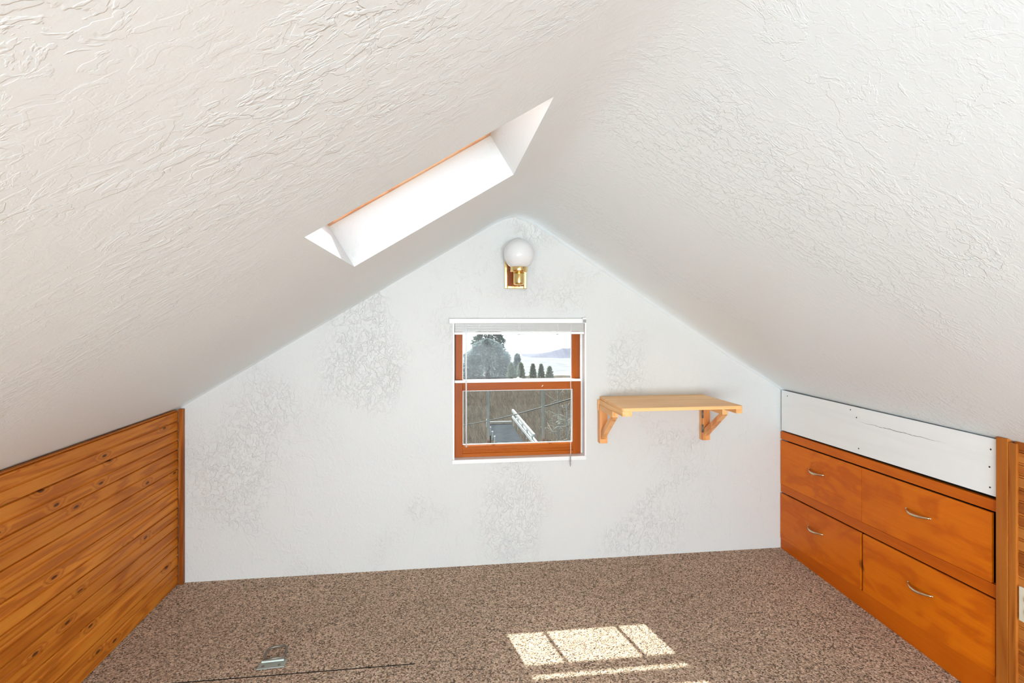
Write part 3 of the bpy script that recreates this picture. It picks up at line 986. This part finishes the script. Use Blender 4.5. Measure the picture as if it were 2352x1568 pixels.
def ridge(name, y, x0, x1, zb, h, mat, seed, depth, bumps=5.0):
    n = 60
    verts, faces = [], []
    for k in range(n + 1):
        f = k / n
        x = x0 + (x1 - x0) * f
        env = min(1, f * 6) * min(1, (1 - f) * 8)
        t = h * env * (0.7 + 0.5 * mnoise.noise(Vector((f * bumps, seed, 0))))+ h * 0.12 * env * mnoise.noise(Vector((f * 40, seed, 3)))
        verts += [(x, y, zb), (x, y + depth * 0.4, zb + max(0, t)), (x, y + depth, zb)]
    for k in range(n):
        a = 3 * k
        faces += [(a, a + 3, a + 4, a + 1), (a + 1, a + 4, a + 5, a + 2)]
    return tag(pydata(name, verts, faces, mat), kind='structure')


ridge('hill_ground', 520, 85, 330, -39.6, 13.0, M['hill_far'], 2.0, 90)
ridge('shore_ground', 1900, -700, 1900, -39.6, 16.0, M['hill_blue'], 5.0, 500)
for nm, y, xa, xb, z in (('road_ground', 300, 45, 175, -33.2), ('path_ground', 238, 45, 140, -26.5)):
    m = MB(); m.box(xa, xb, y, y + 16, z, z + 1.2)
    tag(m.build(nm, M['snow']), kind='structure')


def leaf_cloud(name, n, prof, size, mat, parent, seed, h):
    """leaf sprays scattered through a crown; prof(f) = radius at height share f"""
    rnd = random.Random(seed)
    verts, faces = [], []
    for _ in range(n):
        f = rnd.random() ** 0.85
        r = prof(f) * math.sqrt(0.25 + 0.75 * rnd.random())
        a = rnd.uniform(0, 2 * PI)
        c = Vector((r * math.cos(a), r * math.sin(a), f * h))
        s = size * rnd.uniform(0.6, 1.4)
        d = Vector((math.cos(a), math.sin(a), rnd.uniform(-0.7, 0.5))).normalized()
        t_ = Vector((rnd.uniform(-1, 1), rnd.uniform(-1, 1), rnd.uniform(-1, 1))).cross(d).normalized()
        b0 = len(verts)
        verts += [c - t_ * s * 0.35, c + t_ * s * 0.35, c + d * s, c - d * s * 0.4 + Vector((0, 0, s * 0.3))]
        faces += [(b0, b0 + 1, b0 + 2), (b0, b0 + 3, b0 + 1)]
    return pydata(name, verts, faces, mat, parent)


def tree(label, x, y, h, rmax, kind, seed, mat, n, size, group=None):
    z = gz_(y) - 0.1
    t = thing('tree', label, 'tree', (x, y, z), 0, group)
    if kind == 'cone':
        prof = lambda f: rmax * (1 - f) ** 0.6 * (0.85 + 0.15 * math.sin(f * 40)) + 0.03
    else:
        prof = lambda f: rmax * max(0.0, 1 - f * f) ** 0.62 * (0.92 + 0.08 * math.sin(f * 23))
    leaf_cloud('foliage', n, prof, size, mat, t, seed, h)
    m = MB(); m.tube([(0, 0, 0), (0.03, 0, h * 0.5), (0, 0.02, h * 0.94)], [rmax * 0.07 + 0.04, rmax * 0.05 + 0.02, 0.01], 8)
    m.build('trunk', M['bark'], t)
    return t


def at(px, y):            # world X seen at picture column px at distance Y
    th = math.radians(7.5)
    u = (px - 1176) / 1265.0
    r = (math.sin(th) + u * math.cos(th)) / (math.cos(th) - u * math.sin(th))
    return r * y


tree('big dense grey-green tree filling the left of the upper pane', at(1119, 66), 66, 4.9, 3.7, 'round', 1, M['leaf_big'], 7000, 0.26)
tree('dark ragged treetop rising behind the big dense tree', at(1122, 76), 76, 8.2, 3.1, 'round', 2, M['leaf_dark'], 2200, 0.36)
tree('small conifer at the shoulder of the big dense tree', at(1188, 61), 61, 3.1, 0.62, 'cone', 3, M['leaf_big'], 1500, 0.22)
for px, y, h, r, sd, lb in ((1174, 58, 2.25, 0.62, 21, 'leftmost of the low pointed conifers right of the big tree'),
                            (1196, 57, 2.35, 0.70, 22, 'tallest low pointed conifer, in the middle of the upper pane'),
                            (1224, 60, 2.0, 0.50, 23, 'narrow pale conifer right of the tallest low one'),
                            (1243, 63, 1.9, 0.48, 24, 'short conifer between the narrow one and the yellowish one'),
                            (1262, 58, 1.85, 0.55, 25, 'yellowish conifer rightmost in the upper pane')):
    tree(lb, at(px, y), y, h, r, 'cone', sd, M['leaf_con'], 1500, 0.14, 'low conifers')


def brush():
    rnd = random.Random(5)
    verts, faces = [], []
    for _ in range(26000):
        y = 20 + 34 * rnd.random() ** 1.2
        x = at(rnd.uniform(1030, 1360), y) + rnd.uniform(-0.6, 0.6)
        z = gz_(y) + 0.2 * mnoise.noise(Vector((x * 0.25, y * 0.25, 0.0)))
        if y < 22.5 and abs(x - at(1155, 20)) < 2.2: continue
        if any((x - at(q, v)) ** 2 + (y - v) ** 2 < 1.3 for q, v in ((1281, 24), (1302, 21))): continue
        hh = rnd.uniform(0.25, 0.9)
        a = rnd.uniform(0, 2 * PI)
        lean = Vector((math.cos(a), math.sin(a), 0)) * hh * rnd.uniform(0.1, 0.8)
        w = rnd.uniform(0.010, 0.030)
        c = Vector((x, y, z - 0.05)); tip = c + lean + Vector((0, 0, hh))
        b0 = len(verts)
        verts += [c - Vector((w, 0, 0)), c + Vector((w, 0, 0)), tip, c + Vector((0, w, 0))]
        faces += [(b0, b0 + 1, b0 + 2), (b0, b0 + 3, b0 + 2)]
    o = pydata('dry_brush', verts, faces, M['brush'])
    tag(o, 'brown winter brush over the slope seen through the lower pane', 'brush', kind='stuff')


brush()


def bare_tree(label, x, y, h, seed):
    rnd = random.Random(seed)
    z = gz_(y) - 0.1
    t = thing('bare_tree', label, 'tree', (x, y, z))
    m = MB(); m.tube([(0, 0, 0), (0.05, 0.02, h * 0.5), (0.0, 0.05, h)], [0.05, 0.035, 0.012], 8)
    m.build('trunk', M['bark_pale'], t)
    for k in range(26):
        f = rnd.uniform(0.2, 0.98)
        a = rnd.uniform(0, 2 * PI)
        ln = h * rnd.uniform(0.18, 0.42) * (1.15 - f * 0.6)
        d = Vector((math.cos(a), math.sin(a), rnd.uniform(-0.1, 0.7))).normalized()
        p = Vector((0.04 * f, 0.03 * f, h * f))
        m = MB()
        q = p + d * ln * 0.5 + Vector((rnd.uniform(-.08, .08), rnd.uniform(-.08, .08), rnd.uniform(-.05, .1)))
        e = p + d * ln + Vector((0, 0, rnd.uniform(-0.12, 0.1)))
        m.tube([p, q, e], [0.014, 0.010, 0.004], 5)
        for s_ in range(3):
            g = rnd.uniform(0.3, 0.9)
            o_ = p.lerp(e, g)
            m.tube([o_, o_ + Vector((rnd.uniform(-1, 1), rnd.uniform(-1, 1), rnd.uniform(-0.2, 1))) * ln * 0.3], [0.006, 0.002], 4)
        m.build('branch', M['bark_pale'], t)
    return t


bare_tree('pale leafless tree at the right of the lower pane', at(1281, 24), 24, 3.0, 4)
bare_tree('smaller leafless tree leaning at the far right of the lower pane', at(1302, 21), 21, 2.6, 9)

# deck with white railing down on the slope
dk = thing('deck', 'dark grey deck with white railings seen through the lower pane', 'deck', (at(1155, 20), 20.0, gz_(20)))
zt_ = -2.62 - gz_(20)
m = MB()
m.box(-0.48, 0.42, -2.6, 0.9, zt_ - 0.12, zt_, 0.01); m.build('platform', M['deck'], dk)
for x, y in ((-0.42, -2.4), (0.36, -2.4), (-0.42, 0.8), (0.36, 0.8)):
    m = MB(); m.box(x - 0.05, x + 0.05, y - 0.05, y + 0.05, -0.6, zt_ - 0.12); m.build('post', M['bark'], dk)
m = MB(); m.box(-0.5, 0.44, 0.84, 0.9, zt_ + 0.06, zt_ + 0.10); m.build('far_rail', M['white_rail'], dk)
for x0_, dz in ((0.46, 0.10), (0.62, 0.0), (0.46, 0.34)):
    m = MB(); m.prism([(x0_, 1.0, zt_ + dz + 0.1), (x0_ + 0.07, 1.0, zt_ + dz + 0.1), (x0_ + 0.07, 1.0, zt_ + dz + 0.19), (x0_, 1.0, zt_ + dz + 0.19)], (0.25, -3.4, -0.25)); m.build('rail', M['white_rail'], dk)
for k in range(5):
    y = 0.85 - k * 0.75
    m = MB(); m.box(-0.54, -0.49, y - 0.03, y + 0.03, zt_ - 0.1, zt_ + 0.2); m.build('baluster', M['white_rail'], dk)
    m = MB(); m.box(0.50 + 0.05 * k, 0.55 + 0.05 * k, y - 0.03, y + 0.03, zt_ - 0.1, zt_ + 0.5 - 0.05 * k); m.build('baluster', M['white_rail'], dk)
cb = MB()
p0 = Vector((at(1060, 16), 16, -1.69)); p1 = Vector((at(1330, 9), 9, 0.12))
cb.tube([p0.lerp(p1, k / 16) - Vector((0, 0, 0.05 * math.sin(PI * k / 16))) for k in range(17)], 0.012, 6)
tag(cb.build('overhead_cable', M['wire']), 'thin cable crossing the lower pane and climbing to the right', 'cable')

# ------------------------------------------------------------------ light
sun = bpy.data.lights.new('sun', 'SUN')
sun.energy = 18.0
sun.angle = math.radians(0.55)
sun.color = (1.0, 0.97, 0.93)
so = bpy.data.objects.new('sun', sun); COL.objects.link(so)
trav = Vector((0.215, -1.0, -0.916))
so.rotation_euler = trav.to_track_quat('-Z', 'Y').to_euler()
so.location = (0, 6, 8)

w = bpy.data.worlds.new('sky'); SC.world = w; w.use_nodes = True
nt = w.node_tree; nt.nodes.clear()
o = nt.nodes.new('ShaderNodeOutputWorld'); bg = nt.nodes.new('ShaderNodeBackground')
sky = nt.nodes.new('ShaderNodeTexSky'); sky.sky_type = 'NISHITA'; sky.sun_disc = False
sky.sun_elevation = math.radians(42); sky.sun_rotation = math.atan2(-0.215, 1.0); sky.air_density = 1.0; sky.dust_density = 2.5
hs = nt.nodes.new('ShaderNodeHueSaturation'); hs.inputs['Saturation'].default_value = 0.5
nt.links.new(sky.outputs[0], hs.inputs['Color']); nt.links.new(hs.outputs[0], bg.inputs[0]); nt.links.new(bg.outputs[0], o.inputs[0])
bg.inputs[1].default_value = 0.45


def area(name, loc, direction, sx_, sy_, power, color=(1, 1, 1), portal=False):
    l = bpy.data.lights.new(name, 'AREA'); l.shape = 'RECTANGLE'; l.size = sx_; l.size_y = sy_; l.energy = power; l.color = color
    ob = bpy.data.objects.new(name, l); COL.objects.link(ob); ob.location = loc
    ob.rotation_euler = Vector(direction).to_track_quat('-Z', 'Y').to_euler()
    if portal: l.cycles.is_portal = True
    return ob


# added fill lamps in made-up openings behind the viewer, to brighten the room
area('near_fill_lamp', ((NX0 + NX1) / 2, BACK + 0.0, (NZ0 + NZ1) / 2), (0, 1, 0.6), NX1 - NX0 - 0.02, NZ1 - NZ0 - 0.08, 285.0, (0.82, 1.0, 1.11))
area('knee_fill_lamp', (XL - 0.03, (OY0 + OY1) / 2, 0.49), (1, 0.7, 0.25), OY1 - OY0 - 0.12, 0.76, 85.0, (0.82, 1.0, 1.11))
q = P(-0.05, -1.95, -0.015)
area('rear_fill_lamp', q, (0.5, 1.1, -0.8), 0.55, 0.70, 60.0, (0.82, 1.0, 1.11))
# sky portals
q = P((HX0 + HX1) / 2, (HY0 + HY1) / 2, WD + 0.05)
area('skylight_portal', q, (-NRM.x, 0, -NRM.z), 0.74, 0.74, 1.0, portal=True)
area('window_portal', (0.47, D + 0.15, 1.03), (0, -1, 0), 0.76, 0.80, 1.0, portal=True)

# ------------------------------------------------------------------ camera and view
cam = bpy.data.cameras.new('camera')
cam.sensor_width = 36.0
cam.lens = 1265.0 / 2352 * 36
cam.shift_y = -56.0 / 2352
cam.clip_start = 0.02; cam.clip_end = 8000
co = bpy.data.objects.new('camera', cam); COL.objects.link(co)
co.location = (0, 0, 1.45)
co.rotation_euler = (PI / 2, 0, -math.radians(7.5))
SC.camera = co

SC.view_settings.view_transform = 'Standard'
SC.view_settings.look = 'None'
SC.view_settings.gamma = 1.0
SC.view_settings.exposure = 0.06
SC.view_settings.use_curve_mapping = False
cy = SC.cycles
cy.max_bounces = 10; cy.diffuse_bounces = 7; cy.glossy_bounces = 4; cy.transparent_max_bounces = 16
cy.caustics_reflective = False; cy.caustics_refractive = False
cy.sample_clamp_indirect = 6.0
cy.use_denoising = True
